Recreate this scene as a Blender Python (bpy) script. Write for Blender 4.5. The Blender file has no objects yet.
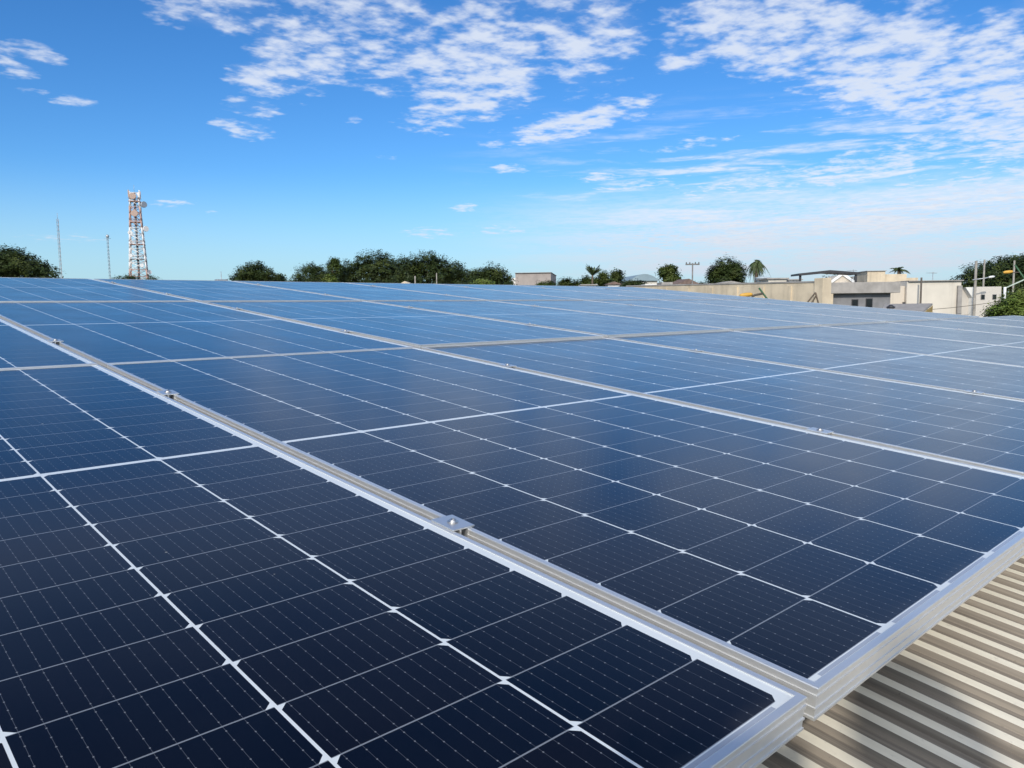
import bpy, bmesh, math, random
import numpy as np
from mathutils import Vector, Matrix, Euler

R_ = math.radians
rnd = random.Random(7)
scene = bpy.context.scene
COL = scene.collection

# ------------------------------------------------------------------ frame of the roof
TILT = R_(5.5)                 # the roof slopes up along +y
H = 5.6                        # height of the panel plane's origin over the ground
RT = Matrix.Rotation(TILT, 4, 'X')
def roofw(x, y, z):            # roof coordinates -> world
    v = RT @ Vector((x, y, z)); v.z += H
    return v
ROOFM = Matrix.Translation((0, 0, H)) @ RT

# ------------------------------------------------------------------ camera
F_PX = 777.4
def rodr(w):
    w = np.array(w); th = np.linalg.norm(w); k = w/th
    K = np.array([[0, -k[2], k[1]], [k[2], 0, -k[0]], [-k[1], k[0], 0]])
    return np.eye(3)+math.sin(th)*K+(1-math.cos(th))*K@K
RC = rodr((1.6672, -0.6129, 0.5936))
CP = -RC.T @ np.array((0.2505, 0.2942, 0.7303))
RT3 = RT.to_3x3()
RIGHT = RT3 @ Vector(RC[0]); DOWN = RT3 @ Vector(RC[1]); FWD = RT3 @ Vector(RC[2])
CAMP = roofw(*CP)
cam = bpy.data.cameras.new('camera'); camo = bpy.data.objects.new('camera', cam); COL.objects.link(camo)
cam.sensor_width = 36; cam.lens = F_PX*36/1024; cam.clip_start = 0.02; cam.clip_end = 9000
camo.matrix_world = Matrix(((RIGHT.x, -DOWN.x, -FWD.x, CAMP.x), (RIGHT.y, -DOWN.y, -FWD.y, CAMP.y),
                            (RIGHT.z, -DOWN.z, -FWD.z, CAMP.z), (0, 0, 0, 1)))
scene.camera = camo
HEAD = math.atan2(FWD.x, FWD.y)           # compass heading of the view, from +y to +x
def ray(px, py): return FWD + RIGHT*((px-512)/F_PX) + DOWN*((py-384)/F_PX)
def at(px, py, d): return CAMP + ray(px, py)*d
def azel(px, py):
    v = ray(px, py).normalized()
    return math.atan2(v.x, v.y), math.asin(v.z)

# ------------------------------------------------------------------ sun, sky, exposure
SUN_EL = R_(30); SUN_AZ = math.atan2(-0.86, -0.50)       # direction TO the sun, from +y to +x
sun = bpy.data.lights.new('sun', 'SUN'); suno = bpy.data.objects.new('sun', sun); COL.objects.link(suno)
sun.energy = 3.0; sun.angle = R_(1.6); sun.color = (1.0, 0.93, 0.82)
sd = Vector((math.sin(SUN_AZ)*math.cos(SUN_EL), math.cos(SUN_AZ)*math.cos(SUN_EL), math.sin(SUN_EL)))
suno.rotation_euler = sd.to_track_quat('Z', 'Y').to_euler()
suno.location = (-20, -5, 40)
vs = scene.view_settings
vs.view_transform = 'Standard'; vs.look = 'None'; vs.exposure = 0.0; vs.gamma = 1.0; vs.use_curve_mapping = False

class E:
    """a small expression builder over Math nodes"""
    def __init__(s, nt, sock): s.nt = nt; s.s = sock
    def _m(s, op, *a, clamp=False):
        n = s.nt.nodes.new('ShaderNodeMath'); n.operation = op; n.use_clamp = clamp
        for i, v in enumerate((s,)+a):
            if isinstance(v, E): s.nt.links.new(v.s, n.inputs[i])
            else: n.inputs[i].default_value = v
        return E(s.nt, n.outputs[0])
    def __add__(s, o): return s._m('ADD', o)
    __radd__ = __add__
    def __sub__(s, o): return s._m('SUBTRACT', o)
    def __rsub__(s, o): return (s*-1.0)+o
    def __mul__(s, o): return s._m('MULTIPLY', o)
    __rmul__ = __mul__
    def __truediv__(s, o): return s._m('DIVIDE', o)
    def lt(s, o): return s._m('LESS_THAN', o)
    def gt(s, o): return s._m('GREATER_THAN', o)
    def mn(s, o): return s._m('MINIMUM', o)
    def mx(s, o): return s._m('MAXIMUM', o)
    def f(s, op, *a): return s._m(op, *a)
    def sat(s): return s._m('ADD', 0.0, clamp=True)
    def smooth(s, a, b):
        n = s.nt.nodes.new('ShaderNodeMapRange'); n.interpolation_type = 'SMOOTHSTEP'
        s.nt.links.new(s.s, n.inputs[0]); n.inputs[1].default_value = a; n.inputs[2].default_value = b
        return E(s.nt, n.outputs[0])
    def lin(s, a, b, c=0., d=1.):
        n = s.nt.nodes.new('ShaderNodeMapRange')
        s.nt.links.new(s.s, n.inputs[0])
        for i, v in enumerate((a, b, c, d)): n.inputs[i+1].default_value = v
        return E(s.nt, n.outputs[0])
def mixc(nt, fac, a, b, mode='MIX'):
    n = nt.nodes.new('ShaderNodeMix'); n.data_type = 'RGBA'; n.blend_type = mode
    for i, v in ((0, fac), (6, a), (7, b)):
        if isinstance(v, E): v = v.s
        if hasattr(v, 'links'): nt.links.new(v, n.inputs[i])
        elif i == 0: n.inputs[0].default_value = v
        else: n.inputs[i].default_value = (*v, 1) if len(v) == 3 else v
    return n.outputs[2]
def noise(nt, vec, scale, detail=4, rough=.55, dist=0., dims='3D'):
    n = nt.nodes.new('ShaderNodeTexNoise'); n.noise_dimensions = dims
    if vec is not None: nt.links.new(vec, n.inputs['Vector'])
    n.inputs['Scale'].default_value = scale; n.inputs['Detail'].default_value = detail
    n.inputs['Roughness'].default_value = rough; n.inputs['Distortion'].default_value = dist
    return E(nt, n.outputs['Fac'])
def comb(nt, x, y, z=0.):
    n = nt.nodes.new('ShaderNodeCombineXYZ')
    for i, v in enumerate((x, y, z)):
        if isinstance(v, E): nt.links.new(v.s, n.inputs[i])
        else: n.inputs[i].default_value = v
    return n.outputs[0]
def sep(nt, vec):
    n = nt.nodes.new('ShaderNodeSeparateXYZ'); nt.links.new(vec, n.inputs[0])
    return [E(nt, o) for o in n.outputs]

world = bpy.data.worlds.new('World'); scene.world = world; world.use_nodes = True
wt = world.node_tree; wt.nodes.clear()
def build_world():
    nt = wt
    out = nt.nodes.new('ShaderNodeOutputWorld'); bg = nt.nodes.new('ShaderNodeBackground')
    bg.inputs['Strength'].default_value = 0.1
    sky = nt.nodes.new('ShaderNodeTexSky'); sky.sky_type = 'NISHITA'; sky.sun_disc = False
    sky.sun_elevation = SUN_EL; sky.sun_rotation = SUN_AZ; sky.altitude = 500
    sky.air_density = 1.0; sky.dust_density = 0.25; sky.ozone_density = 2.2
    hs = nt.nodes.new('ShaderNodeHueSaturation'); nt.links.new(sky.outputs[0], hs.inputs['Color'])
    hs.inputs['Saturation'].default_value = 1.25; hs.inputs['Value'].default_value = 1.0
    tint = mixc(nt, 1.0, hs.outputs[0], (.72, 1.09, 1.42), 'MULTIPLY')
    tc = nt.nodes.new('ShaderNodeTexCoord')
    x, y, z = sep(nt, tc.outputs['Generated'])
    az = x.f('ARCTAN2', y); el = z.f('ARCSINE')
    dk = el.lin(R_(24), R_(56), 1., .62)            # the clear sky deepens overhead
    tint = mixc(nt, 1.0, tint, comb(nt, dk, dk, dk), 'MULTIPLY')
    # clouds lie on a level sheet high above the town
    zz = z.mx(0.0)+0.045
    pv = comb(nt, x/zz, y/zz, 0.)
    big = noise(nt, pv, 1.1, 3, .5)
    puff = noise(nt, pv, 8.5, 5, .50, .10)
    fine = noise(nt, pv, 26., 3, .5, .1)
    mid = noise(nt, pv, 3.6, 4, .55, .2)
    wisp = noise(nt, comb(nt, x/zz*0.55+y/zz*0.3, y/zz*1.3-x/zz*0.6, 2.), 2.6, 6, .6)
    cover = None
    # where the cloud banks stand: (azimuth, elevation) of the centre, half width, half height, slant, weight
    banks = [
        (28, 52, 50, 16, 0, .92), (12, 66, 30, 10, 0, .85), (72, 102, 34, 10, 0, .78), (35, 92, 24, 8, 0, .74), (15, 74, 30, 8, 0, .8),
        (225, 12, 100, 26, 0, .84), (300, 55, 62, 46, 0, .98), (262, 78, 44, 22, 0, .95), (255, 108, 40, 14, 8, .80), (245, 130, 38, 14, 8, .80),
        (390, 45, 70, 52, 0, .90), (480, 70, 84, 60, -25, 1.0), (440, 112, 60, 22, -15, .84),
        (575, 124, 104, 17, -12, 1.0), (590, 30, 70, 70, -35, .90), (350, 10, 150, 26, 0, .86), (540, 15, 130, 34, 0, .84),
        (690, 55, 50, 20, -15, .88), (770, 25, 130, 60, 10, 1.0), (900, 70, 170, 80, 18, 1.0), (1010, 90, 110, 120, 0, .98),
        (880, 160, 190, 26, -12, .88), (760, 182, 150, 16, -8, .84), (960, 205, 260, 50, -4, .98), (780, 232, 300, 30, -2, .96), (900, 250, 260, 30, 0, .92),
        (510, 169, 26, 6, 0, .92), (600, 177, 32, 7, 0, .95), (465, 208, 22, 6, 0, .88), (172, 203, 30, 6, -3, .80), (355, 120, 14, 6, 0, .74),
        (388, 158, 16, 5, 0, .74), (213, 213, 12, 4, 0, .74), (430, 233, 40, 7, 0, .82), (500, 230, 40, 7, 0, .84), (60, 238, 60, 7, 0, .70), (690, 145, 60, 8, -5, .80), (640, 185, 60, 8, -5, .84),
    ]
    for (px, py, rx, ry, rot, w) in banks:
        a0, e0 = azel(px, py)
        a1, e1 = azel(px+1, py); 
        ppr = 1.0/math.hypot(a1-a0, e1-e0)          # pixels per radian near there
        dx = (az-a0)*(math.cos(e0)); dy = el-e0
        # the view is level to within half a degree, so a bank's slant is a slant in azimuth and elevation
        c, s_ = math.cos(R_(rot)), math.sin(R_(rot))
        u = (dx*c-dy*s_)*(ppr/rx); v = (dx*s_+dy*c)*(ppr/ry)
        g = (1.15-(u*u+v*v)*0.75).f('MAXIMUM', 0.)*w
        g = g.mn(w)
        cover = g if cover is None else cover.mx(g)
    # overhead: scattered clouds as in the seen part
    over = el.smooth(R_(24), R_(36))*el.smooth(R_(56), R_(38))*(big.smooth(.40, .68))*0.45
    high = el.smooth(R_(21.5), R_(24))*el.smooth(R_(32), R_(26))*(mid*.55+wisp*.35+big*.25)      # thin high veil
    # unseen cloud deck added behind the viewer as white fill for the shadows
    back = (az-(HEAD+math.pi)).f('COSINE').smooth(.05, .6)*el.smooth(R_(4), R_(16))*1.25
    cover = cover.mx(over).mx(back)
    t = puff*0.70+fine*0.26+wisp*0.18+mid*0.28
    dens = (t+cover*0.46-1.030)
    alpha = dens.smooth(-0.04, 0.27)*0.90
    veil = (cover.smooth(.3, 1.)*(wisp*.6+puff*.6-.25)).smooth(.15, .75)*0.34
    alpha = alpha.mx(veil)
    thick = dens.smooth(0.10, 0.30)
    ccol = mixc(nt, thick*0.55, (8.4, 8.9, 9.8), (6.6, 7.4, 8.9))
    # a thin sheet low on the right
    rip = noise(nt, comb(nt, x/zz*1.1, y/zz*1.1, 5.), 9., 4, .55, .3)
    band = noise(nt, comb(nt, az*4.5, el*48., 3.), 1.6, 6, .6, .3)
    right = (az-HEAD).smooth(R_(-7), R_(16))
    sheet = right*el.smooth(R_(9.), R_(6.))*el.smooth(R_(.3), R_(3.))*(band.smooth(.36, .64)*.50+rip.smooth(.36, .62)*.26+.30)
    sheet = sheet.mx(right*el.smooth(R_(15.), R_(9.))*el.smooth(R_(4.5), R_(7.5))*(band.smooth(.47, .66))*(rip.smooth(.30, .60)*.6+.4)*.85)
    alpha = alpha.mx(sheet).mx(high*.42)
    glow = mixc(nt, back, (1., 1., 1.), (2.0, 1.95, 1.85))  # brightens the added deck to lift the ambient light
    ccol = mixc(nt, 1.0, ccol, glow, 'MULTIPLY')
    low = el.smooth(R_(9), R_(1))
    ccol = mixc(nt, low*0.85, ccol, (6.2, 6.8, 7.9))
    skyc = mixc(nt, (el.smooth(R_(10), R_(0)))*0.85, tint, (4.6, 6.75, 8.0))
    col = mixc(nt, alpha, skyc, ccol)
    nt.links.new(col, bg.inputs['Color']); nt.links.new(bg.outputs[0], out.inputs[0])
build_world()

# ------------------------------------------------------------------ helpers
def tag(o, label=None, cat=None, group=None, kind=None):
    if label: o['label'] = label
    if cat: o['category'] = cat
    if group: o['group'] = group
    if kind: o['kind'] = kind
    return o
def empty(name, M, label=None, cat=None, group=None):
    o = bpy.data.objects.new(name, None); COL.objects.link(o); o.matrix_world = M; o.empty_display_size = .2
    return tag(o, label, cat, group)
def link(name, me, parent=None, M=None):
    o = bpy.data.objects.new(name, me); COL.objects.link(o)
    if parent is not None: o.parent = parent
    if M is not None: o.matrix_local = M
    return o
class MB:
    """collects shapes into one mesh"""
    def __init__(s): s.bm = bmesh.new()
    def box(s, x0, x1, y0, y1, z0, z1, bev=0, mi=0):
        vs_ = [s.bm.verts.new(p) for p in ((x0, y0, z0), (x1, y0, z0), (x1, y1, z0), (x0, y1, z0), (x0, y0, z1), (x1, y0, z1), (x1, y1, z1), (x0, y1, z1))]
        fs = [s.bm.faces.new([vs_[i] for i in q]) for q in ((3, 2, 1, 0), (4, 5, 6, 7), (0, 1, 5, 4), (1, 2, 6, 5), (2, 3, 7, 6), (3, 0, 4, 7))]
        for f in fs: f.material_index = mi
        if bev:
            es = list({e for f in fs for e in f.edges})
            bmesh.ops.bevel(s.bm, geom=es, offset=bev, segments=2, affect='EDGES', profile=.6)
        return s
    def prism(s, pts, y0, y1, mi=0):           # polygon in x,z pushed along y
        a = [s.bm.verts.new((p[0], y0, p[1])) for p in pts]; b = [s.bm.verts.new((p[0], y1, p[1])) for p in pts]
        n = len(pts)
        fs = [s.bm.faces.new(a), s.bm.faces.new(b[::-1])]
        for i in range(n): fs.append(s.bm.faces.new((a[i], b[i], b[(i+1) % n], a[(i+1) % n])))
        for f in fs: f.material_index = mi
        return s
    def tube(s, pts, r, seg=8, mi=0, cap=True):
        pts = [Vector(p) for p in pts]; rs = r if isinstance(r, (list, tuple)) else [r]*len(pts)
        rings = []
        for i, p in enumerate(pts):
            d = (pts[min(i+1, len(pts)-1)]-pts[max(i-1, 0)]).normalized()
            a = d.orthogonal().normalized(); b = d.cross(a)
            rings.append([s.bm.verts.new(p+(a*math.cos(t)+b*math.sin(t))*rs[i]) for t in [2*math.pi*k/seg for k in range(seg)]])
        for i in range(len(rings)-1):
            for k in range(seg):
                f = s.bm.faces.new((rings[i][k], rings[i][(k+1) % seg], rings[i+1][(k+1) % seg], rings[i+1][k])); f.smooth = True; f.material_index = mi
        if cap:
            for rg in (rings[0][::-1], rings[-1]):
                f = s.bm.faces.new(rg); f.material_index = mi
        return s
    def lathe(s, prof, c=(0, 0, 0), seg=16, mi=0, M=None):
        rings = []
        for (r, z) in prof:
            rg = []
            for k in range(seg):
                t = 2*math.pi*k/seg; p = Vector((r*math.cos(t), r*math.sin(t), z))
                if M is not None: p = M @ p
                rg.append(s.bm.verts.new(p+Vector(c)))
            rings.append(rg)
        for i in range(len(rings)-1):
            for k in range(seg):
                f = s.bm.faces.new((rings[i][k], rings[i][(k+1) % seg], rings[i+1][(k+1) % seg], rings[i+1][k])); f.smooth = True; f.material_index = mi
        s.bm.faces.new(rings[0][::-1]).material_index = mi; s.bm.faces.new(rings[-1]).material_index = mi
        return s
    def build(s, name, mats, parent=None, M=None):
        bmesh.ops.recalc_face_normals(s.bm, faces=s.bm.faces)
        me = bpy.data.meshes.new(name); s.bm.to_mesh(me); s.bm.free()
        for m in (mats if isinstance(mats, (list, tuple)) else [mats]): me.materials.append(m)
        return link(name, me, parent, M)

# ------------------------------------------------------------------ materials
def mat(name):
    m = bpy.data.materials.new(name); m.use_nodes = True
    nt = m.node_tree; return m, nt, nt.nodes['Principled BSDF']
def setb(nt, b, key, v):
    if isinstance(v, E): v = v.s
    if hasattr(v, 'links'): nt.links.new(v, b.inputs[key])
    elif key == 'Base Color': b.inputs[key].default_value = (*v, 1)
    else: b.inputs[key].default_value = v
def objco(nt): return nt.nodes.new('ShaderNodeTexCoord').outputs['Object']
def simple(name, c, rough=.6, metal=0., var=.12, scale=6., bump=0., spec=.5, streak=0.):
    """a plain coat with mottling and, if asked, rain streaks"""
    m, nt, b = mat(name)
    co = objco(nt)
    n = noise(nt, co, scale, 6, .6)
    col = mixc(nt, n.smooth(.3, .7), [v*(1-var) for v in c], [min(1, v*(1+var)) for v in c])
    if streak:
        mp = nt.nodes.new('ShaderNodeMapping'); mp.inputs['Scale'].default_value = (1.6, 1.6, .12)
        nt.links.new(co, mp.inputs[0])
        s = noise(nt, mp.outputs[0], 2.2, 6, .65)
        col = mixc(nt, s.smooth(.5, .72)*streak, col, [v*.42 for v in c])
    setb(nt, b, 'Base Color', col); setb(nt, b, 'Roughness', rough); setb(nt, b, 'Metallic', metal)
    b.inputs['Specular IOR Level'].default_value = spec
    if bump:
        bp = nt.nodes.new('ShaderNodeBump'); bp.inputs['Strength'].default_value = bump
        nt.links.new(n.s, bp.inputs['Height']); nt.links.new(bp.outputs[0], b.inputs['Normal'])
    return m

# --- the array
PW, PL = 1.1385, 2.225          # panel width and length
SX, SY = 1.170, 2.233          # pitch of columns and of rows
MX, MY = .0074, .0160   # margin to the first cell
CPX, CPY, MID = .185, .0911, .0128
FH = .035                      # frame height
def cell_material():
    m, nt, b = mat('solar_cells_under_glass')
    co = objco(nt); x, y, z = sep(nt, co)
    oi = nt.nodes.new('ShaderNodeObjectInfo'); orand = E(nt, oi.outputs['Random'])
    xo = x-MX; yo = y-MY
    HL = 12*CPY
    second = yo.gt(HL+MID/2)
    yy = yo-second*(HL+MID)
    ci = (xo/CPX).f('FLOOR'); fx = xo-ci*CPX
    ri = (yy/CPY).f('FLOOR'); fy = yy-ri*CPY
    ex = fx.mn(CPX-fx); ey = fy.mn(CPY-fy)
    G = .0016
    out = xo.lt(0.0015).mx(xo.gt(6*CPX-.0015)).mx(yo.lt(0.0)).mx(yo.gt(2*HL+MID)).mx(yy.lt(0.0)).mx(yy.gt(HL))
    par = ci.f('FLOORED_MODULO', 2.0)
    edge = fy+par*((CPY-fy)-fy)                # distance from the side that has the cut corners
    edge2 = CPY-edge
    cham = ((ex-G)+edge2).lt(.0080)
    white = ex.lt(G).mx(cham).mx(out)
    thin = ey.lt(.00085)*(1-white)
    # ten wires per cell with solder pads
    bx = (fx-G)/(CPX-2*G)*10.
    bf = (bx-bx.f('FLOOR')-.5).f('ABSOLUTE')*(.0181)
    dy_ = yy/CPY*6.
    df = (dy_-dy_.f('FLOOR')-.5).f('ABSOLUTE')*(CPY/6)
    wire = bf.lt(.00022)
    pad = bf.lt(.00065)*df.lt(.0008)
    wn = nt.nodes.new('ShaderNodeTexWhiteNoise'); wn.noise_dimensions = '3D'
    nt.links.new(comb(nt, ci, ri+second*12., orand*50.), wn.inputs['Vector'])
    cr = E(nt, wn.outputs['Value'])
    wn2 = nt.nodes.new('ShaderNodeTexWhiteNoise'); wn2.noise_dimensions = '3D'
    nt.links.new(comb(nt, ci+7., (ri+second*12.)*1.7, orand*31.), wn2.inputs['Vector'])
    cr2 = E(nt, wn2.outputs['Value'])
    cell = mixc(nt, cr, (.0012, .0016, .0038), (.0068, .0050, .0058))
    cell = mixc(nt, cr2*0.6, cell, (.0012, .0028, .0085))
    # faint fingers across the cell
    col = mixc(nt, wire, cell, (.066, .072, .084))
    col = mixc(nt, pad, col, (.17, .18, .195))
    col = mixc(nt, thin, col, (.20, .22, .25))
    whitec = mixc(nt, noise(nt, co, 9., 3, .5), (.60, .65, .68), (.72, .76, .78))
    col = mixc(nt, white, col, whitec)
    # string ribbons in the end margins
    rib = (yo.lt(-.0015)*yo.gt(-.0062)).mx(yo.gt(2*HL+MID+.0015)*yo.lt(2*HL+MID+.0062))*(fx.gt(.020)*fx.lt(CPX-.020)).mx(0.0)
    col = mixc(nt, rib*(xo.gt(0.)*xo.lt(6*CPX)), col, (.33, .37, .45))
    # dust film and a few specks
    dn = noise(nt, co, 3.2, 6, .65)
    vo = nt.nodes.new('ShaderNodeTexVoronoi'); vo.inputs['Scale'].default_value = 26.
    ad = nt.nodes.new('ShaderNodeVectorMath'); ad.operation = 'ADD'; nt.links.new(co, ad.inputs[0])
    nt.links.new(comb(nt, orand*9., orand*4., 0.), ad.inputs[1]); nt.links.new(ad.outputs[0], vo.inputs['Vector'])
    vd = E(nt, vo.outputs['Distance']); vc = sep(nt, vo.outputs['Color'])
    speck = vd.lt(.045)*vc[0].gt(.92)
    col = mixc(nt, dn.smooth(.35, .8)*.006, col, (.42, .40, .37))
    edged = yo.smooth(.022, -.010)*dn.smooth(.35, .7)
    col = mixc(nt, edged*.10, col, (.36, .33, .29))
    col = mixc(nt, speck*.5, col, (.40, .39, .36))
    setb(nt, b, 'Base Color', col)
    setb(nt, b, 'Roughness', dn.lin(.3, .75, .15, .22)+speck*.4)
    b.inputs['Sheen Weight'].default_value = .006; b.inputs['Sheen Roughness'].default_value = .24; b.inputs['Sheen Tint'].default_value = (.85, .88, .92, 1)
    b.inputs['IOR'].default_value = 1.42; b.inputs['Specular IOR Level'].default_value = .5
    return m
CELLS = cell_material()
def alu(name, c, rough, met=.6):
    m, nt, b = mat(name); co = objco(nt)
    n = noise(nt, co, 40., 4, .6)
    mp = nt.nodes.new('ShaderNodeMapping'); mp.inputs['Scale'].default_value = (4, 4, 260); nt.links.new(co, mp.inputs[0])
    s = noise(nt, mp.outputs[0], 1.5, 3, .6)
    setb(nt, b, 'Base Color', mixc(nt, n, [v*.9 for v in c], c))
    setb(nt, b, 'Metallic', met); setb(nt, b, 'Roughness', (n*.5+s*.5).lin(.3, .7, rough-.04, rough+.06))
    return m
ALU = alu('anodised_aluminium', (.82, .82, .805), .31, .68)
ALU2 = alu('mill_aluminium', (.78, .78, .77), .33, .8)
STEEL = alu('stainless_steel', (.55, .55, .55), .38, .9)
BACK = simple('white_backsheet', (.75, .76, .76), .7)
DARK = simple('dark_gap', (.03, .03, .03), .8)

def frame_mesh():
    """extruded frame: lip, ribbed outer wall, bottom flange, mitred round the rectangle"""
    z0, zt = -FH+.0015, .0015
    prof = [(.0003, z0), (0., z0+.0005), (0., z0+.0030), (.0012, z0+.0034), (.0012, z0+.0108), (0., z0+.0112), (0., z0+.0132), (.0012, z0+.0136),
            (.0012, z0+.0222), (0., z0+.0226), (0., z0+.0262), (.0012, z0+.0266), (.0012, zt-.0034), (0., zt-.0030), (0., zt-.0010), (.0004, zt-.0003), (.0012, zt), (.0082, zt), (.0086, zt-.0004), (.0086, -.0006),
            (.0022, -.0006), (.0022, -.0052), (.0022, z0+.0018), (.0240, z0+.0018), (.0240, z0)]
    bm = bmesh.new()
    cs = [(0, 0, 1, 1), (PW, 0, -1, 1), (PW, PL, -1, -1), (0, PL, 1, -1)]
    rings = [[bm.verts.new((cx+d*sx, cy+d*sy, z)) for d, z in prof] for cx, cy, sx, sy in cs]
    n = len(prof)
    for i in range(4):
        a, b = rings[i], rings[(i+1) % 4]
        for k in range(n): bm.faces.new((a[k], b[k], b[(k+1) % n], a[(k+1) % n]))
    bmesh.ops.recalc_face_normals(bm, faces=bm.faces)
    me = bpy.data.meshes.new('frame'); bm.to_mesh(me); bm.free(); me.materials.append(ALU); return me
def glass_mesh():
    bm = bmesh.new()
    a = .0026
    v = [bm.verts.new(p) for p in ((a, a, 0), (PW-a, a, 0), (PW-a, PL-a, 0), (a, PL-a, 0), (a, a, -.005), (PW-a, a, -.005), (PW-a, PL-a, -.005), (a, PL-a, -.005))]
    for q, mi in (((0, 1, 2, 3), 0), ((7, 6, 5, 4), 1), ((0, 4, 5, 1), 1), ((1, 5, 6, 2), 1), ((2, 6, 7, 3), 1), ((3, 7, 4, 0), 1)):
        f = bm.faces.new([v[i] for i in q]); f.material_index = mi
    me = bpy.data.meshes.new('glass_sheet'); bm.to_mesh(me); bm.free(); me.materials.append(CELLS); me.materials.append(BACK); return me
def key_mesh():
    """open end of the short side's extrusion seen at each corner: a plate with three chambers"""
    b = MB()
    z0, zt = -FH+.0015, .0015
    return b
FRAME_ME = frame_mesh(); GLASS_ME = glass_mesh()
X0, Y0 = .043, -.018           # corner of the second panel of the front row
ORD = ['first', 'second', 'third', 'fourth', 'fifth', 'sixth', 'seventh', 'eighth', 'ninth']
def panel(row, k):
    # small lifts and tilts: the rows are not perfectly flush
    z = 0.0; tx = 0.0; ty = 0.0
    r2 = random.Random(row*31+k)
    if row == 1: z = (.0, .0, .008, .010)[min(k, 3)]; tx = -z/PL
    if row == 2: z = .004; tx = -.0015
    if row == 0 and k > 1: ty = r2.uniform(-.0012, .0012)
    if row > 0: ty = r2.uniform(-.0015, .0015)
    M = ROOFM @ Matrix.Translation((X0+(k-1)*SX if k else X0-1.1605, Y0+row*SY, z)) @ Matrix.Rotation(tx, 4, 'X') @ Matrix.Rotation(ty, 4, 'Y')
    if row == 0 and k == 0: lab = 'nearest dark solar panel, running out of the picture at its left and bottom edge'
    elif row == 0 and k == 1: lab = 'solar panel whose ribbed frame corner juts out over the bare ribbed roof'
    else:
        first = {0: 0, 1: 0, 2: 1}[row]
        nm = ['front', 'middle', 'back'][row]
        lab = f'blue framed solar panel, {ORD[k-first]} from the left in the {nm} row of the roof array'
    p = empty('solar_panel', M, lab, 'solar panel', 'solar panels covering the ribbed roof')
    link('frame', FRAME_ME, p); link('glass_sheet', GLASS_ME, p)
    return p
for k in range(0, 9): panel(0, k)
for k in range(0, 8): panel(1, k)
for k in range(1, 8): panel(2, k)

# --- mid clamps and rails
def clamp_meshes():
    b = MB()
    b.box(-.0195, .0195, -.027, .027, .0017, .0044, .0008)
    b.box(-.0088, -.0058, -.028, .028, -.026, .0019); b.box(.0058, .0088, -.028, .028, -.026, .0019)
    b.box(-.0057, .0057, -.028, .028, -.026, -.023)
    pl = b.build('plate', ALU2); me1 = pl.data; bpy.data.objects.remove(pl)
    b = MB()
    b.lathe([(.0082, .0046), (.0082, .0057), (.0056, .0058), (.0056, .0074), (.0047, .0086), (.0030, .0087), (.0026, .0068), (.0002, .0068)], seg=18)
    b.lathe([(.004, -.05), (.004, .005)], seg=10)
    bo = b.build('bolt', STEEL); me2 = bo.data; bpy.data.objects.remove(bo)
    return me1, me2
CL1, CL2 = clamp_meshes()
def clamp(row, k, which):
    u = Y0+row*SY+(.554, 1.70)[which]
    z = [0, .002 if k < 2 else (.007, .003)[which], .003][row]
    M = ROOFM @ Matrix.Translation((X0+k*SX-.0055-(.006 if k else 0), u, z)) @ Matrix.Rotation(R_(rnd.uniform(-3, 3)), 4, 'Z')
    nm = ['front', 'middle', 'back'][row]; first = 1 if row == 2 else 0
    if row == 0 and k == 0 and which == 0: lab = 'nearest aluminium mid clamp with a hex bolt, on the wide seam by the dark panel'
    else: lab = f'bolted clamp, {("nearer", "farther")[which]} one on the {ORD[k-first]} seam from the left, {nm} row'
    c = empty('mid_clamp', M, lab, 'clamp', 'clamps in the seams between panels')
    link('plate', CL1, c); link('bolt', CL2, c)
for row, ks in ((0, range(0, 8)), (1, range(0, 7)), (2, range(1, 7))):
    for k in ks:
        for w in (0, 1): clamp(row, k, w)
for row in range(3):
    for w in (0, 1):
        u = Y0+row*SY+(.554, 1.70)[w]
        b = MB(); x1 = X0+7*SX+(SX if row == 0 else 0)+.05
        for (a0, a1, c0, c1) in ((-.020, .020, -.0815, -.0785), (-.020, -.017, -.0784, -.0395), (.017, .020, -.0784, -.0395), (-.0169, -.0060, -.0425, -.0395), (.0060, .0169, -.0425, -.0395)):
            b.box(-1.2, x1, u+a0, u+a1, c0, c1)
        o = b.build('mounting_rail', ALU2, None, ROOFM)
        tag(o, f'aluminium mounting rail running under the {["front", "middle", "back"][row]} row of panels, {("nearer", "farther")[w]} of its two', 'rail', 'rails under the panels')

# ------------------------------------------------------------------ the roof under the array and its building
def roof_materials():
    m, nt, b = mat('cream_roof_paint'); co = objco(nt); x, y, z = sep(nt, co)
    st = noise(nt, comb(nt, x*60., y*1.2, 0.), 1., 5, .6); sp = noise(nt, co, 90., 5, .7)
    col = mixc(nt, st.smooth(.3, .75), (.86, .80, .66), (.76, .70, .57))
    col = mixc(nt, sp.smooth(.58, .75)*.35, col, (.30, .27, .22))
    setb(nt, b, 'Base Color', col); setb(nt, b, 'Roughness', .5)
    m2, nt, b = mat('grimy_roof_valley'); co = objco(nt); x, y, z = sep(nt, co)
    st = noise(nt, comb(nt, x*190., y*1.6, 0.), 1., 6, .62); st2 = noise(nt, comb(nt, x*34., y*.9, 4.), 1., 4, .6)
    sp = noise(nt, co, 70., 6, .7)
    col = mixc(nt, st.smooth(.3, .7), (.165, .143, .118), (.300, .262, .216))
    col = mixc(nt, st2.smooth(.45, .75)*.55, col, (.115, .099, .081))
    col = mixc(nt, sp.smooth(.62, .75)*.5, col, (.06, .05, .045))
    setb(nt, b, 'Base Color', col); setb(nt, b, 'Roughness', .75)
    return m, m2
CREAM, GRIME = roof_materials()
WALLP = simple('warehouse_render', (.55, .52, .46), .8, streak=.4)
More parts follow.
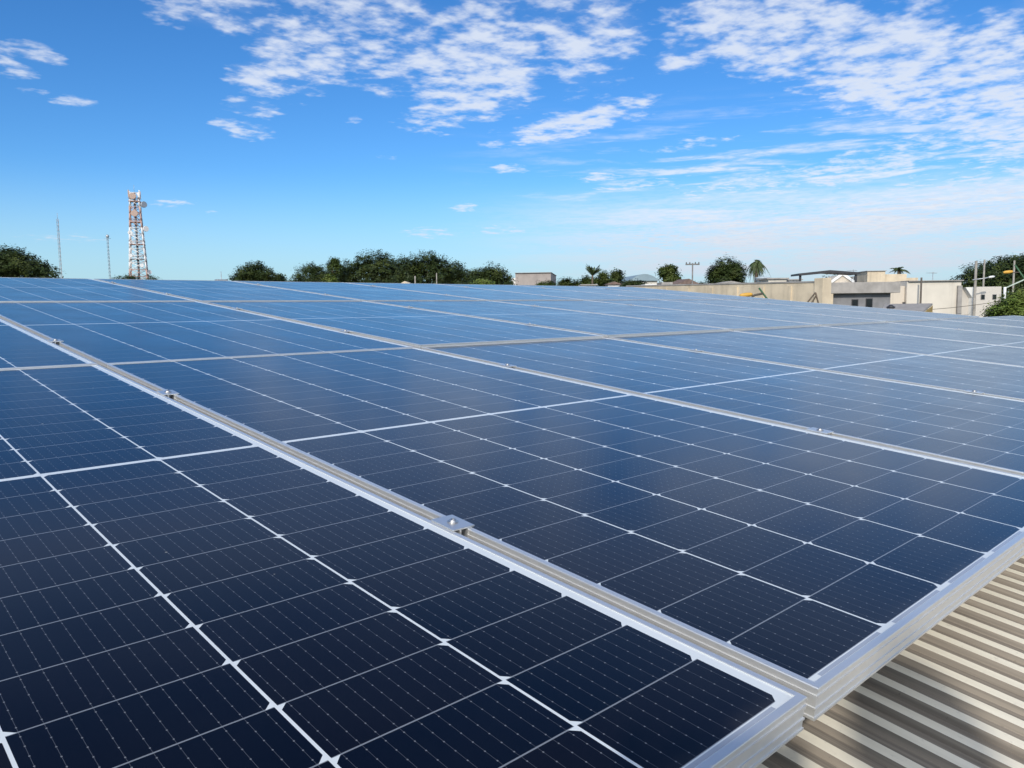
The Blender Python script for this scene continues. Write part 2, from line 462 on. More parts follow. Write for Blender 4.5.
ZR0 = -.155; PITCH = .0525; RH = .0085
def roof_z(y): return ZR0+.05*(y-.3) if y < .3 else ZR0+.003*(y-.3)
bm = bmesh.new()
ys = [-2.6, -.6, -.3, 0, .3, 2.5, 4.6, 6.9]
nrib = int(12.2/PITCH); xs0 = -2.4
prev = None
pts = []
for i in range(nrib):
    xb = xs0+i*PITCH
    j = rnd.uniform(-.0012, .0012); hh = RH*rnd.uniform(.88, 1.1)
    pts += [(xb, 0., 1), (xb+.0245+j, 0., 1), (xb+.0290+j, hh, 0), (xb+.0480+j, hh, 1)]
    if rnd.random() < .35: pts += [(xb+.0515, .0, 1), (xb+.0520, -.003, 1)]
pts.append((xs0+nrib*PITCH, 0., 1))
grid = [[bm.verts.new((p[0]-.00*yy, yy, roof_z(yy)+p[1])) for p in pts] for yy in ys]
for a in range(len(ys)-1):
    for c in range(len(pts)-1):
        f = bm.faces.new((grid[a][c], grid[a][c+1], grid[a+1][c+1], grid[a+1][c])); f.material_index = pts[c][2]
wh = empty('warehouse_building', ROOFM, 'low warehouse whose cream ribbed metal roof carries the solar panels', 'building')
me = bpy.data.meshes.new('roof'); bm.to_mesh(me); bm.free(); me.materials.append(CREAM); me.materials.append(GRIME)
link('roof', me, wh)
b = MB()
for (x0, x1, y0, y1) in ((-2.3, 9.7, -2.45, -2.3), (-2.3, 9.7, 6.65, 6.8), (-2.3, -2.15, -2.29, 6.64), (9.55, 9.7, -2.29, 6.64)):
    b.box(x0, x1, y0, y1, -5.9, -.33)
wl = b.build('wall', WALLP, wh); wl.matrix_local = ROOFM.inverted() @ Matrix.Translation((0, 0, H)) 

# ------------------------------------------------------------------ ground
def ground_mat():
    m, nt, b = mat('ground_soil_grass'); co = objco(nt)
    n = noise(nt, co, .06, 6, .6); n2 = noise(nt, co, .9, 5, .6)
    col = mixc(nt, n.smooth(.4, .6), (.07, .085, .035), (.16, .11, .075)); col = mixc(nt, n2*.4, col, (.10, .10, .06))
    setb(nt, b, 'Base Color', col); setb(nt, b, 'Roughness', .9); return m
b = MB(); bm = b.bm
v = [bm.verts.new(p) for p in ((-4500, -4500, 0), (4500, -4500, 0), (4500, 4500, 0), (-4500, 4500, 0))]; bm.faces.new(v)
tag(b.build('ground', ground_mat()), 'flat ground of the town stretching away beyond the roof', 'ground', kind='structure')

# ------------------------------------------------------------------ trees
def leaf_mat(name, c1, c2, c3):
    m, nt, b = mat(name)
    g = nt.nodes.new('ShaderNodeNewGeometry'); r = E(nt, g.outputs['Random Per Island'])
    n = noise(nt, objco(nt), .55, 3, .5)
    col = mixc(nt, r, c1, c2); col = mixc(nt, n.smooth(.50, .64)*.7, col, c3)  # paler clumps vary the tone and stand in for sunlit foliage
    setb(nt, b, 'Base Color', col); setb(nt, b, 'Roughness', .55); b.inputs['Specular IOR Level'].default_value = .3
    return m
L_DARK = leaf_mat('dark_foliage', (.022, .036, .007), (.032, .050, .010), (.070, .088, .018))
L_MID = leaf_mat('mid_foliage', (.030, .050, .010), (.060, .090, .017), (.085, .105, .022))
L_LIGHT = leaf_mat('light_foliage', (.075, .125, .020), (.15, .20, .04), (.18, .21, .05))
L_PALM = leaf_mat('palm_foliage', (.035, .06, .02), (.07, .10, .035), (.10, .11, .05))
BARK = simple('bark', (.11, .085, .06), .9, var=.3, scale=9, bump=.4)
def leaf(bm, p, n, s, r):
    n = n.normalized(); a = n.orthogonal().normalized(); bb = n.cross(a); t = r.uniform(0, 6.28)
    u = a*math.cos(t)+bb*math.sin(t); w = n.cross(u)
    l = s*r.uniform(.7, 1.4); h = s*r.uniform(.35, .7)
    bm.faces.new([bm.verts.new(p+q) for q in (-u*l, w*h*.9-u*l*.1, u*l, -w*h)])
def crown_mesh(lobes, n, s, seed, gaps=.0):
    """leaf clumps: leaves gathered in many small tufts over and inside the lobes"""
    r = random.Random(seed); bm = bmesh.new()
    vol = [l[3]*l[4]*l[5] for l in lobes]; tot = sum(v**.67 for v in vol)
    for l, v in zip(lobes, vol):
        m = int(n*(v**.67)/tot)
        ntuft = max(6, m//9)
        for _ in range(ntuft):
            d = Vector((r.gauss(0, 1), r.gauss(0, 1), r.gauss(0, 1)))
            if d.length < .01: continue
            d.normalize()
            if d.z < -.35 and r.random() < .75: d.z *= -1
            q = r.uniform(.66, 1.0) if r.random() < .72 else r.uniform(.15, .7)
            if r.random() < .08: q *= r.uniform(1.0, 1.08)
            c = Vector((l[0]+d.x*l[3]*q, l[1]+d.y*l[4]*q, l[2]+d.z*l[5]*q))
            rad = s*r.uniform(2., 4.6)
            up = (d*.8+Vector((0, 0, .6))).normalized()
            for _ in range(24):
                o = Vector((r.gauss(0, .55), r.gauss(0, .55), r.gauss(0, .38)))*rad
                nn = up*1.3+Vector((r.uniform(-.5, .5), r.uniform(-.5, .5), r.uniform(-.35, .5)))
                leaf(bm, c+o, nn, s, r)
    me = bpy.data.meshes.new('crown'); bm.to_mesh(me); bm.free(); return me
def trunk_mb(h, r0, lobes, seed, lean=0.):
    r = random.Random(seed); b = MB()
    top = Vector((lean*h, 0, h))
    mid = Vector((lean*h*.4+r.uniform(-.1, .1)*h*.2, r.uniform(-.1, .1)*h*.2, h*.5))
    b.tube([(0, 0, -.1), (0, 0, .25), mid, top], [r0*1.5, r0*1.05, r0*.85, r0*.6], 9)
    for l in lobes:
        e = Vector((l[0], l[1], l[2]+l[5]*.2)); m = top.lerp(e, .5)+Vector((0, 0, .1*l[5]))
        b.tube([top-Vector((0, 0, .15*h)), m, e], [r0*.5, r0*.3, r0*.08], 6)
    return b
def tree(name, label, cx, hw, top, base, d, m, style='round', n=4200, leafs=None, seed=1, group='trees beyond the roof', cat='tree'):
    """crown spans cx-hw..cx+hw in the photograph, between rows top and base, standing d metres away"""
    p = at(cx, top, d); r = hw*d/F_PX; hgt = p.z
    base = base+13 if style == 'umbrella' else base+4
    zb = at(cx, base, d).z
    rr = random.Random(seed*77+3)
    ch = max(hgt-zb, .8)
    lobes = []
    if style == 'round':
        lobes.append((0, 0, hgt-ch*.52, r*.80, r*.80, ch*.50))
        for i in range(7):
            t = i*6.283/7+rr.uniform(-.3, .3); q = rr.uniform(.40, .55)
            lobes.append((math.cos(t)*r*q, math.sin(t)*r*q, hgt-ch*rr.uniform(.42, .68), r*rr.uniform(.40, .48), r*rr.uniform(.40, .48), ch*rr.uniform(.28, .38)))
    elif style == 'umbrella':
        for i in range(16):
            t = i*2.4; q = math.sqrt((i+.3)/16)*.74
            z = hgt-ch*(.26+.50*q*q*1.7)+rr.uniform(-.05, .05)*ch
            lobes.append((math.cos(t)*r*q, math.sin(t)*r*q, z, r*rr.uniform(.26, .36), r*rr.uniform(.26, .36), ch*rr.uniform(.22, .30)))
        lobes.append((0, 0, hgt-ch*.50, r*.66, r*.66, ch*.46))
    elif style == 'loose':
        for i in range(8):
            t = i*2.4; q = rr.uniform(.1, .72)
            lobes.append((math.cos(t)*r*q, math.sin(t)*r*q, hgt-ch*rr.uniform(.25, .8), r*rr.uniform(.26, .4), r*rr.uniform(.26, .4), ch*rr.uniform(.16, .26)))
        lobes.append((0, 0, hgt-ch*.22, r*.4, r*.4, ch*.22))
    root = empty(name, Matrix.Translation((p.x, p.y, 0)) @ Matrix.Rotation(-HEAD+rr.uniform(-.4, .4), 4, 'Z'), label, cat, group)
    s = (leafs or max(.10, r*.050))*.60
    me = crown_mesh(lobes, n, s, seed); me.materials.append(m); link('crown', me, root)
    tb = trunk_mb(max(.6, hgt-ch*.75), max(.08, min(.45, hgt*.03)), lobes[:5], seed)
    tb.build('trunk', BARK, root)
    return root
def palm(label, cx, top, d, rad, nfr, seed, droop=1.0, trunk_r=.16, hang=0):
    p = at(cx, top, d); r = random.Random(seed)
    hgt = p.z-rad*.45
    root = empty('palm_tree', Matrix.Translation((p.x, p.y, 0)), label, 'palm tree', 'palms beyond the roof')
    b = MB(); b.tube([(0, 0, -.1), (.05, 0, hgt*.4), (0, .05, hgt*.8), (0, 0, hgt)], [trunk_r*1.3, trunk_r, trunk_r*.9, trunk_r*.8], 9)
    b.build('trunk', BARK, root)
    bm = bmesh.new()
    for i in range(nfr+hang):
        t = i*2.39996+r.uniform(-.2, .2)
        if i < nfr: e = R_(r.uniform(18, 74)); L = rad*r.uniform(.85, 1.1); g = rad*droop*r.uniform(.7, 1.1)
        else: e = R_(r.uniform(-55, -15)); L = rad*r.uniform(.6, .8); g = rad*.35
        N = 15; prevp = None
        dirh = Vector((math.cos(t), math.sin(t), 0)); side = Vector((-math.sin(t), math.cos(t), 0))
        for k in range(N+1):
            q = k/N
            c = Vector((0, 0, hgt))+dirh*(L*q*math.cos(e))+Vector((0, 0, L*q*math.sin(e)-g*q*q))
            if prevp is not None:
                dd = (c-prevp).normalized(); wl_ = L*.26*math.sin(math.pi*min(1, .12+q*.88))*r.uniform(.8, 1.1)
                bm.faces.new([bm.verts.new(x_) for x_ in (prevp-side*.02, c-side*.015, c+side*.015, prevp+side*.02)])
                for sg in (-1, 1):
                    for h_ in (.2, .7):
                        o = prevp.lerp(c, h_); tip = o+side*sg*wl_*.72+dd*wl_*.55-Vector((0, 0, wl_*r.uniform(.25, .6)))
                        bm.faces.new([bm.verts.new(x_) for x_ in (o-dd*.035, tip, o+dd*.035)])
            prevp = c
    me = bpy.data.meshes.new('fronds'); bm.to_mesh(me); bm.free(); me.materials.append(L_PALM); link('fronds', me, root)
    return root

GT = 'trees along the skyline'
tree('broadleaf_tree', 'big dark dome shaped tree cut by the left picture edge', 6, 54, 247, 281, 62, L_DARK, 'umbrella', 7500, .19, 1, GT)
tree('broadleaf_tree', 'low dark treetop at the foot of the lattice tower', 128, 24, 273.5, 285, 170, L_DARK, 'umbrella', 2600, .30, 2, GT)
tree('broadleaf_tree', 'small low treetop just right of the lattice tower foot', 151, 12, 275.5, 285, 176, L_MID, 'umbrella', 1500, .30, 3, GT)
tree('broadleaf_tree', 'lone dark dome tree between the antenna and the long wood', 254, 29, 261.5, 285, 95, L_DARK, 'umbrella', 5200, .20, 4, GT)
tree('shrub', 'low shrub at the right foot of the lone dome tree', 279, 6, 274, 286, 97, L_MID, 'loose', 700, .2, 5, GT, 'shrub')
tree('broadleaf_tree', 'low spreading tree at the left end of the long wood', 313, 32, 261, 290, 112, L_DARK, 'umbrella', 4200, .22, 6, GT)
tree('broadleaf_tree', 'thin loose treetop poking up between low and tall canopies', 334, 9, 256, 282, 104, L_MID, 'loose', 1500, .2, 7, GT)
tree('broadleaf_tree', 'tall dark canopy, left of the two highest in the wood', 374, 43, 248.5, 292, 108, L_DARK, 'umbrella', 7500, .23, 8, GT)
tree('broadleaf_tree', 'tall dark spreading canopy, right of the two highest in the wood', 428, 44, 249, 292, 100, L_DARK, 'umbrella', 7500, .22, 9, GT)
tree('broadleaf_tree', 'dark canopy filling the dip between the two highest canopies', 402, 30, 252.5, 292, 118, L_DARK, 'umbrella', 5000, .23, 41, GT)
tree('broadleaf_tree', 'dark canopy behind, at the right shoulder of the highest wood', 455, 22, 260, 292, 116, L_DARK, 'umbrella', 3500, .23, 42, GT)
tree('broadleaf_tree', 'dark canopy behind, at the left shoulder of the highest wood', 345, 20, 260, 292, 122, L_DARK, 'umbrella', 3500, .23, 43, GT)
tree('shrub', 'yellow green bush under the gap left of the tall canopies', 330, 11, 275, 289, 84, L_LIGHT, 'loose', 1200, .18, 10, GT, 'shrub')
tree('broadleaf_tree', 'dark tree with a bare forked stem left of the grey hall', 490, 31, 263, 290, 92, L_DARK, 'umbrella', 4200, .21, 11, GT)
tree('broadleaf_tree', 'dark lower tree behind the forked tree, touching the wood', 474, 13, 268, 289, 100, L_DARK, 'round', 2000, .21, 31, GT)
tree('shrub', 'light green bush in front of the forked dark tree', 482, 17, 279.5, 291, 72, L_LIGHT, 'loose', 1400, .16, 12, GT, 'shrub')
tree('shrub', 'round bush before the right corner of the grey hall', 547, 11, 280, 291, 80, L_MID, 'round', 1200, .17, 13, GT, 'shrub')
tree('broadleaf_tree', 'small dark tree right of the grey hall', 565, 8, 277, 291, 95, L_DARK, 'round', 1400, .2, 14, GT)
tree('shrub', 'low hedge like bush between small dark tree and spiky palm', 576, 7, 280, 291, 95, L_MID, 'round', 900, .2, 15, GT, 'shrub')
tree('broadleaf_tree', 'green tree behind the spiky young palm', 587, 8, 274, 291, 98, L_MID, 'round', 1400, .21, 16, GT)
tree('broadleaf_tree', 'mid green tree just right of the spiky young palm', 604, 11, 272, 291, 88, L_MID, 'loose', 1900, .2, 17, GT)
tree('broadleaf_tree', 'dark little tree on a pale trunk left of the arched hall', 617, 6.5, 269.5, 282, 92, L_DARK, 'round', 1300, .2, 18, GT)
tree('shrub', 'wide dark bush in front of the arched hall', 633, 14, 279.5, 291, 76, L_DARK, 'round', 1700, .17, 19, GT, 'shrub')
tree('broadleaf_tree', 'ragged tree standing left of the utility pole', 671, 12.5, 266, 287, 82, L_MID, 'loose', 2800, .2, 20, GT)
tree('broadleaf_tree', 'dense round dark tree standing left of the palm', 727, 22.5, 256.5, 290, 78, L_DARK, 'round', 7000, .17, 21, GT)
tree('broadleaf_tree', 'dark tree seen under the black canopy roof', 833, 14, 276, 288, 66, L_DARK, 'round', 1600, .16, 22, GT)
tree('broadleaf_tree', 'huge dark dome tree at the right picture edge behind the poles', 1018, 70, 253, 298, 74, L_DARK, 'umbrella', 15000, .21, 23, GT)
tree('broadleaf_tree', 'bright green bushy treetop in front at the right picture edge', 1028, 38, 288, 320, 27, L_LIGHT, 'umbrella', 11000, .075, 24, GT)
tree('shrub', 'small pale bush right of the ragged tree', 702, 5, 281, 289, 80, L_MID, 'round', 500, .16, 25, GT, 'shrub')
palm('feather palm with brown hanging fronds right of the dense round tree', 757, 256.5, 74, 1.45, 32, 1, 1.5, .2, 12)
palm('palm crown showing above the cream parapet', 899, 265, 92, 1.5, 22, 2, .75, .2)
palm('spiky young palm with upright leaves in front of green trees', 592.5, 268, 84, 1.7, 14, 3, .25, .12)

# ------------------------------------------------------------------ masts, tower, poles
REDP = simple('red_tower_paint', (.52, .34, .29), .6); WHITEP = simple('white_tower_paint', (.76, .73, .71), .6)
GALV = simple('galvanised_steel', (.44, .46, .48), .5, .6); DISH = simple('dish_white', (.7, .7, .7), .5); DISHR = simple('dish_orange_cover', (.46, .33, .27), .6)
CONCP = simple('concrete_pole', (.27, .25, .22), .85, var=.2, scale=3); CONCPD = simple('dark_concrete_pole', (.17, .165, .16), .85, var=.2, scale=3); WOODP = simple('brown_post', (.10, .085, .07), .8)
def lattice(b, h, w0, w1, n, rl, rb, legs=4, mats=1):
    def c(i, z):
        w = w0+(w1-w0)*z/h; t = 2*math.pi*(i+.5)/legs
        return Vector((math.cos(t)*w*.7071, math.sin(t)*w*.7071, z))
    for k in range(n):
        z0, z1 = h*k/n, h*(k+1)/n; mi = (k*7//n) % 3 // 2 if mats == 2 else 0
        for i in range(legs):
            j = (i+1) % legs
            b.tube([c(i, z0), c(i, z1)], rl, 5, mi); b.tube([c(i, z0), c(j, z1)], rb, 4, mi); b.tube([c(j, z0), c(i, z1)], rb, 4, mi)
            b.tube([c(i, z1), c(j, z1)], rb, 4, mi)
def tower():
    d = 240; pt = at(134, 189, d); h = pt.z
    root = empty('telecom_tower', Matrix.Translation((pt.x, pt.y, 0)) @ Matrix.Rotation(-HEAD+.35, 4, 'Z'), 'tall red and white lattice tower hung with dishes and drums', 'tower')
    b = MB(); lattice(b, h-1.2, 6.6, 2.3, 20, .21, .10, 4, 2); b.build('lattice', [WHITEP, REDP], root)
    b = MB(); b.tube([(0, 0, 0), (0, 0, h-1)], .32, 8); b.build('cable_ladder', simple('cable_grey', (.16, .16, .17), .7), root)
    for z, w in ((h-3.9, 3.4), (h-10.2, 3.6), (h-17, 4.4), (h-21.5, 4.6)):
        b = MB(); b.box(-w/2, w/2, -w/2, w/2, z, z+.16); b.tube([(-w/2, -w/2, z+1), (w/2, -w/2, z+1), (w/2, w/2, z+1), (-w/2, w/2, z+1), (-w/2, -w/2, z+1)], .05, 4)
        b.build('platform', REDP if z > h-18 else GALV, root)
    def drum(x, y, z, r, dep, m, ang=0., nm='dish_antenna'):
        b = MB(); M = Matrix.Rotation(ang, 3, 'Z') @ Matrix.Rotation(R_(90), 3, 'X')
        b.lathe([(r*.35, -dep), (r*.9, -dep*.35), (r, 0), (r, dep*.5), (r*.96, dep*.55)], (x, y, z), 18, 0, M); b.build(nm, m, root)
    drum(-.3, -1.7, h-2.4, .95, 1.1, DISHR); drum(-.1, -1.7, h-7.6, 1.0, 1.1, DISHR)
    drum(2.5, -1.2, h-4.8, .95, .9, GALV, .6); drum(2.7, -1.3, h-12.2, .85, .8, DISH, .5); drum(-1.6, -1.6, h-13.5, .7, .5, DISH)
    drum(3.0, -1., h-25.5, .7, .5, DISH, .3); drum(-1.8, -2.2, h-20.5, .6, .5, DISH); drum(-2.2, -2.4, h-28.0, .6, .5, DISH); drum(1.2, -2.3, h-23.5, .6, .5, DISH)
    for i, (x, y) in enumerate(((-1.5, -1.4), (1.5, -1.4), (1.5, 1.4), (-1.5, 1.4))):
        for z in (h-1.6, h-6.4):
            b = MB(); b.box(x-.16, x+.16, y-.1, y+.1, z-1.1, z+1.1, .04); b.build('panel_antenna', DISH if i % 2 else DISHR, root)
    b = MB(); b.tube([(0, 0, h-1.2), (0, 0, h+1.2)], .05, 5); b.build('lightning_rod', GALV, root)
tower()
MASTP = simple('faded_mast_paint', (.40, .34, .33), .6)
def mast(px, top, d, w, label, m, cap=False):
    pt = at(px, top, d); h = pt.z
    root = empty('radio_mast', Matrix.Translation((pt.x, pt.y, 0)), label, 'mast', 'thin masts on the skyline')
    b = MB(); lattice(b, h, w, w, 26, .035, .02, 3); b.build('lattice', m, root)
    if cap:
        b = MB(); b.lathe([(.35, h-.2), (.5, h), (.5, h+.5), (.2, h+.8)], seg=10); b.tube([(-1.0, 0, h-.5), (1.0, 0, h-.5)], .06, 5); b.build('antenna_head', GALV, root)
    else:
        b = MB(); b.tube([(0, 0, h), (0, 0, h+2)], .05, 5); b.build('top_rod', m, root)
mast(57.5, 219, 260, .5, 'tall thin guyed mast above the left dome tree', MASTP)
mast(107.5, 237, 260, .42, 'short thin mast with a lump on top, left of the lattice tower', GALV, True)
def spike(px, top, d, label):
    pt = at(px, top, d); root = empty('antenna_pole', Matrix.Translation((pt.x, pt.y, 0)), label, 'antenna')
    b = MB(); b.tube([(0, 0, 0), (0, 0, pt.z-3), (0, 0, pt.z)], [.12, .10, .04], 6); b.build('pole', GALV, root)
    zb = at(px, 279, d).z; b = MB(); b.box(-.9, .9, -.5, .5, zb-.6, zb-.05, .08); b.build('base_box', GALV, root)
spike(221, 271.5, 120, 'tiny lone antenna pole left of the lone dome tree')
def pole(px, top, d, r, m, label, arm=None, name='utility_pole', cat='pole', group='poles along the street'):
    pt = at(px, top, d); h = pt.z
    root = empty(name, Matrix.Translation((pt.x, pt.y, 0)) @ Matrix.Rotation(-HEAD, 4, 'Z'), label, cat, group)
    b = MB(); b.tube([(0, 0, -.1), (0, 0, h)], [r*1.2, r*.85], 10); b.build('shaft', m, root)
    if arm:
        for z, w in arm:
            b = MB(); b.box(-w/2, w/2, -.06, .06, h-z-.06, h-z+.06)
            b.build('crossarm', m, root)
            b = MB()
            for x in (-w*.45, -w*.2, w*.2, w*.45): b.lathe([(.03, h-z+.062), (.06, h-z+.10), (.04, h-z+.16), (.05, h-z+.2)], (x, 0, 0), 8)
            b.build('insulators', WOODP, root)
    return root
pole(692.6, 263, 70, .07, CONCPD, 'grey utility pole with a crossarm beside the ragged tree', [(.12, 1.25)])
pole(921.5, 277.5, 34, .045, WOODP, 'slim dark post in front of the long beige wall')
pole(953, 289, 36, .05, WOODP, 'shorter slim brown post at the right end of the beige wall')
pole(976.3, 261, 34, .060, CONCP, 'thick concrete pole before the grey box house, left of the pair')
pole(984.6, 259.5, 52, .065, CONCP, 'concrete pole rising behind the grey box house, right of the pair')
pole(1014.5, 260.5, 48, .060, CONCP, 'concrete pole with a yellow lamp in front of the huge dome tree')
pole(415, 276, 70, .07, CONCP, 'pale short post under the tall canopies, left one')
pole(436.5, 273, 72, .055, CONCP, 'thin grey post under the tall canopies, right one')
def street_lamp():
    d = 34.2; pt = at(976, 279.5, d); q = at(988.5, 277.5, d)
    root = empty('street_lamp', Matrix.Translation(pt) @ Matrix.Rotation(-HEAD, 4, 'Z'), 'small white street lamp on an arm from the thick concrete pole', 'street lamp')
    L = (q-pt).length
    b = MB(); b.tube([(-.25, -.16, -.02), (L*.55, -.2, .05), (L*.8, -.2, .09)], .025, 7); b.build('arm', GALV, root)
    b = MB(); b.lathe([(.01, -.15), (.045, -.10), (.05, .04), (.03, .13)], (L, -.2, .1), 12, 0, Matrix.Rotation(R_(82), 3, 'Y')); b.build('lamp_head', DISH, root)
street_lamp()
YEL = simple('yellow_lamp_shade', (.62, .34, .05), .5); GRN = simple('green_pole_paint', (.03, .10, .04), .5)
def yellow_lamp(px0, py0, px1, py1, hx, hy, d, label, hl):
    """a tilted green pole; a bent dark arm carries a long yellow head"""
    a, c = at(px0, py0, d), at(px1, py1, d); hd = at(hx, hy, d)
    root = empty('yellow_lamp', Matrix.Translation(c), label, 'lamp', 'yellow lamps on green poles')
    dirv = (c-a).normalized()
    b = MB(); b.tube([a-c-dirv*.0, (0, 0, 0), dirv*1.2], (.024 if d < 30 else .045), 8); b.build('pole', GRN, root)
    m = a.lerp(c, .45)-c; e = hd-c; sgn = 1 if m.dot(RIGHT) > e.dot(RIGHT) else -1
    b = MB(); b.tube([m, m.lerp(e, .45)+Vector((0, 0, -.02)), e+RIGHT*sgn*hl*.45-Vector((0, 0, .04))], .03, 7); b.build('arm', WOODP, root)
    b = MB(); n = 12
    rg = [(hl*.5*math.cos(math.pi*i/n), max(.012, hl*.17*math.sin(math.pi*i/n)**.6)) for i in range(n+1)]
    M = Matrix.Rotation(-HEAD, 3, 'Z') @ Matrix.Rotation(R_(84), 3, 'Y')
    b.lathe([(r_, z_) for z_, r_ in rg], e, 14, 0, M); b.build('lamp_head', YEL, root)
yellow_lamp(759, 288, 768, 300, 746, 295, 20, 'yellow lamp head on a leaning green pole before the cream wall', .34)
yellow_lamp(1015, 265, 1026, 281, 1008, 272, 44, 'yellow lamp head with green braces against the huge dome tree', .55)
def white_bracket():
    d = 30; a = at(1005, 287, d); c = at(1028, 278, d)
    root = empty('white_post', Matrix.Translation((a.x, a.y, 0)), 'white post with a pale sloping arm beside the front bush', 'post')
    b = MB(); b.tube([(0, 0, 0), (0, 0, a.z)], .05, 8); b.build('shaft', DISH, root)
    b = MB(); o = Vector((a.x, a.y, 0)); b.tube([a-o-Vector((0, 0, .05)), c-o], .028, 7); b.build('arm', simple('pale_green_paint', (.45, .52, .45), .5), root)
white_bracket()
def wire(name, p, q, sag, r, label, n=14):
    pts = [p.lerp(q, i/n)-Vector((0, 0, sag*4*(i/n)*(1-i/n))) for i in range(n+1)]
    b = MB(); c = pts[0].copy(); b.tube([x_-c for x_ in pts], r, 5)
    tag(b.build(name, WOODP, None, Matrix.Translation(c)), label, 'cable')
wire('power_cable', at(921.4, 310, 33.9), at(1001, 301, 33.9), .05, .012, 'dark cable stretched low across the beige wall and grey house')

# ------------------------------------------------------------------ buildings
CREAMW = simple('weathered_cream_wall', (.62, .52, .38), .85, var=.14, scale=1.3, streak=.35, bump=.1)
BEIGE = simple('beige_render', (.60, .53, .44), .85, var=.08, scale=.8, streak=.25)
BEIGE2 = simple('pale_beige_render', (.64, .59, .51), .85, var=.08, scale=.8, streak=.22)
GREYC = simple('grey_concrete', (.33, .31, .29), .85, var=.18, scale=2.2, streak=.3)
GREYW = simple('grey_wall', (.22, .22, .23), .85, var=.15, scale=2.2, streak=.2)
WHITEW = simple('white_wall', (.78, .77, .74), .8, var=.05)
BOXG = simple('warm_grey_render', (.57, .53, .48), .85, var=.05, scale=1.)
TILE = simple('brown_roof_tiles', (.17, .12, .10), .85, var=.25, scale=3.); SLATE = simple('grey_roof_sheet', (.30, .28, .26), .6, var=.15)
BLACKM = simple('black_metal', (.03, .03, .035), .5); DGLASS = simple('dark_window_glass', (.012, .014, .016), .1)
PINK = simple('pinkish_concrete', (.36, .315, .29), .85, var=.12, scale=.6, streak=.3); BLUEM = simple('blue_grey_roof_sheet', (.22, .30, .34), .55, var=.1, scale=.5)
def root_at(name, px, d, label, cat='building', yaw=0., group=None):
    p = at(px, 300, d)
    return empty(name, Matrix.Translation((p.x, p.y, 0)) @ Matrix.Rotation(-HEAD+yaw, 4, 'Z'), label, cat, group)
def zat(px, py, d): return at(px, py, d).z
def wpx(a, b_, d, y=0.): return ((b_-512)*(d+y)-(a-512)*d)/F_PX

# long cream boundary wall, running away to the left
def cream_wall():
    a, c = at(818, 282.5, 30), at(628, 286.6, 42)
    dv = c-a; L = math.hypot(dv.x, dv.y); yaw = math.atan2(dv.y, dv.x)
    root = empty('boundary_wall', Matrix.Translation((a.x, a.y, 0)) @ Matrix.Rotation(yaw, 4, 'Z'), 'long weathered cream wall running away beyond the array', 'wall')
    b = MB(); hz0, hz1 = a.z, c.z
    bm = b.bm; n = 10
    t0 = [(L*i/n, hz0+(hz1-hz0)*i/n) for i in range(n+1)]
    pts = [(0, 0)]+[(x_, z_) for x_, z_ in t0]+[(L, 0)]
    b.prism(pts, -.1, .1); b.build('wall', CREAMW, root)
    for i in range(1, 8):
        x_ = L*(i/8.0)**1.1; z_ = hz0+(hz1-hz0)*x_/L
        b = MB(); b.box(x_-.10, x_+.10, -.16, -.103, 0, z_-.12); b.box(x_-.10, x_+.10, .103, .16, 0, z_-.12); b.build('pilaster', CREAMW, root)
    b = MB(); b.prism([(.05, hz0+.002), (.05, hz0+.06), (L, hz1+.06), (L, hz1+.002)], -.13, .13); b.build('coping', GREYC, root)
    b = MB(); b.box(-.46, -.02, -.22, .22, 0, hz0+.16, .02); b.build('end_pillar', CREAMW, root)
cream_wall()
def ladder():
    d = 27; a, c = at(807, 303, d), at(815.5, 292.5, d); e = at(818, 302, d)
    root = empty('timber_prop', Matrix.Translation((c.x, c.y, 0)), 'leaning timber props against the end of the cream wall', 'prop')
    o = Vector((c.x, c.y, 0))
    for s_, t_ in ((a, c), (at(811, 304, d), at(816, 296, d)), (e, c)):
        dd = (s_-t_); b = MB(); b.tube([t_-o, s_-o+dd*2], .028, 6); b.build('timber', BARK, root)
ladder()
# grey flat roofed building with overhanging slab
def slab_house():
    d = 31; root = root_at('flat_roofed_house', 860, d, 'low grey building with a deep concrete roof slab and two windows', yaw=-.06)
    x0, x1 = wpx(860, 826, d), wpx(860, 899, d); w0, w1 = wpx(860, 831, d, .3), wpx(860, 889, d, .3)
    zt, zs = zat(860, 282.2, d), zat(860, 293.2, d)
    b = MB(); b.box(x0, x1, 0, 7, zs, zt, .015); b.build('roof_slab', GREYC, root)
    b = MB(); b.box(w0, w1, .3, 6.5, 0, zs-.003); b.build('wall', GREYW, root)
    for a, c, t, bt in ((852.2, 857, 300, 306.5), (866, 871, 299.2, 307.5)):
        b = MB(); b.box(wpx(860, a, d, .28)-.03, wpx(860, c, d, .28)+.03, 265e-3, 297e-3, zat(860, bt, d)-.03, zat(860, t, d)+.03); f = b.build('window', BLACKM, root)
        b = MB(); b.box(wpx(860, a, d, .28), wpx(860, c, d, .28), 25e-2, 263e-3, zat(860, bt, d), zat(860, t, d)); b.build('pane', DGLASS, f)
    b = MB(); b.box(w0-.28, w0-.01, .02, .6, 0, zs-.003); b.build('corner_post', CREAMW, root)
slab_house()
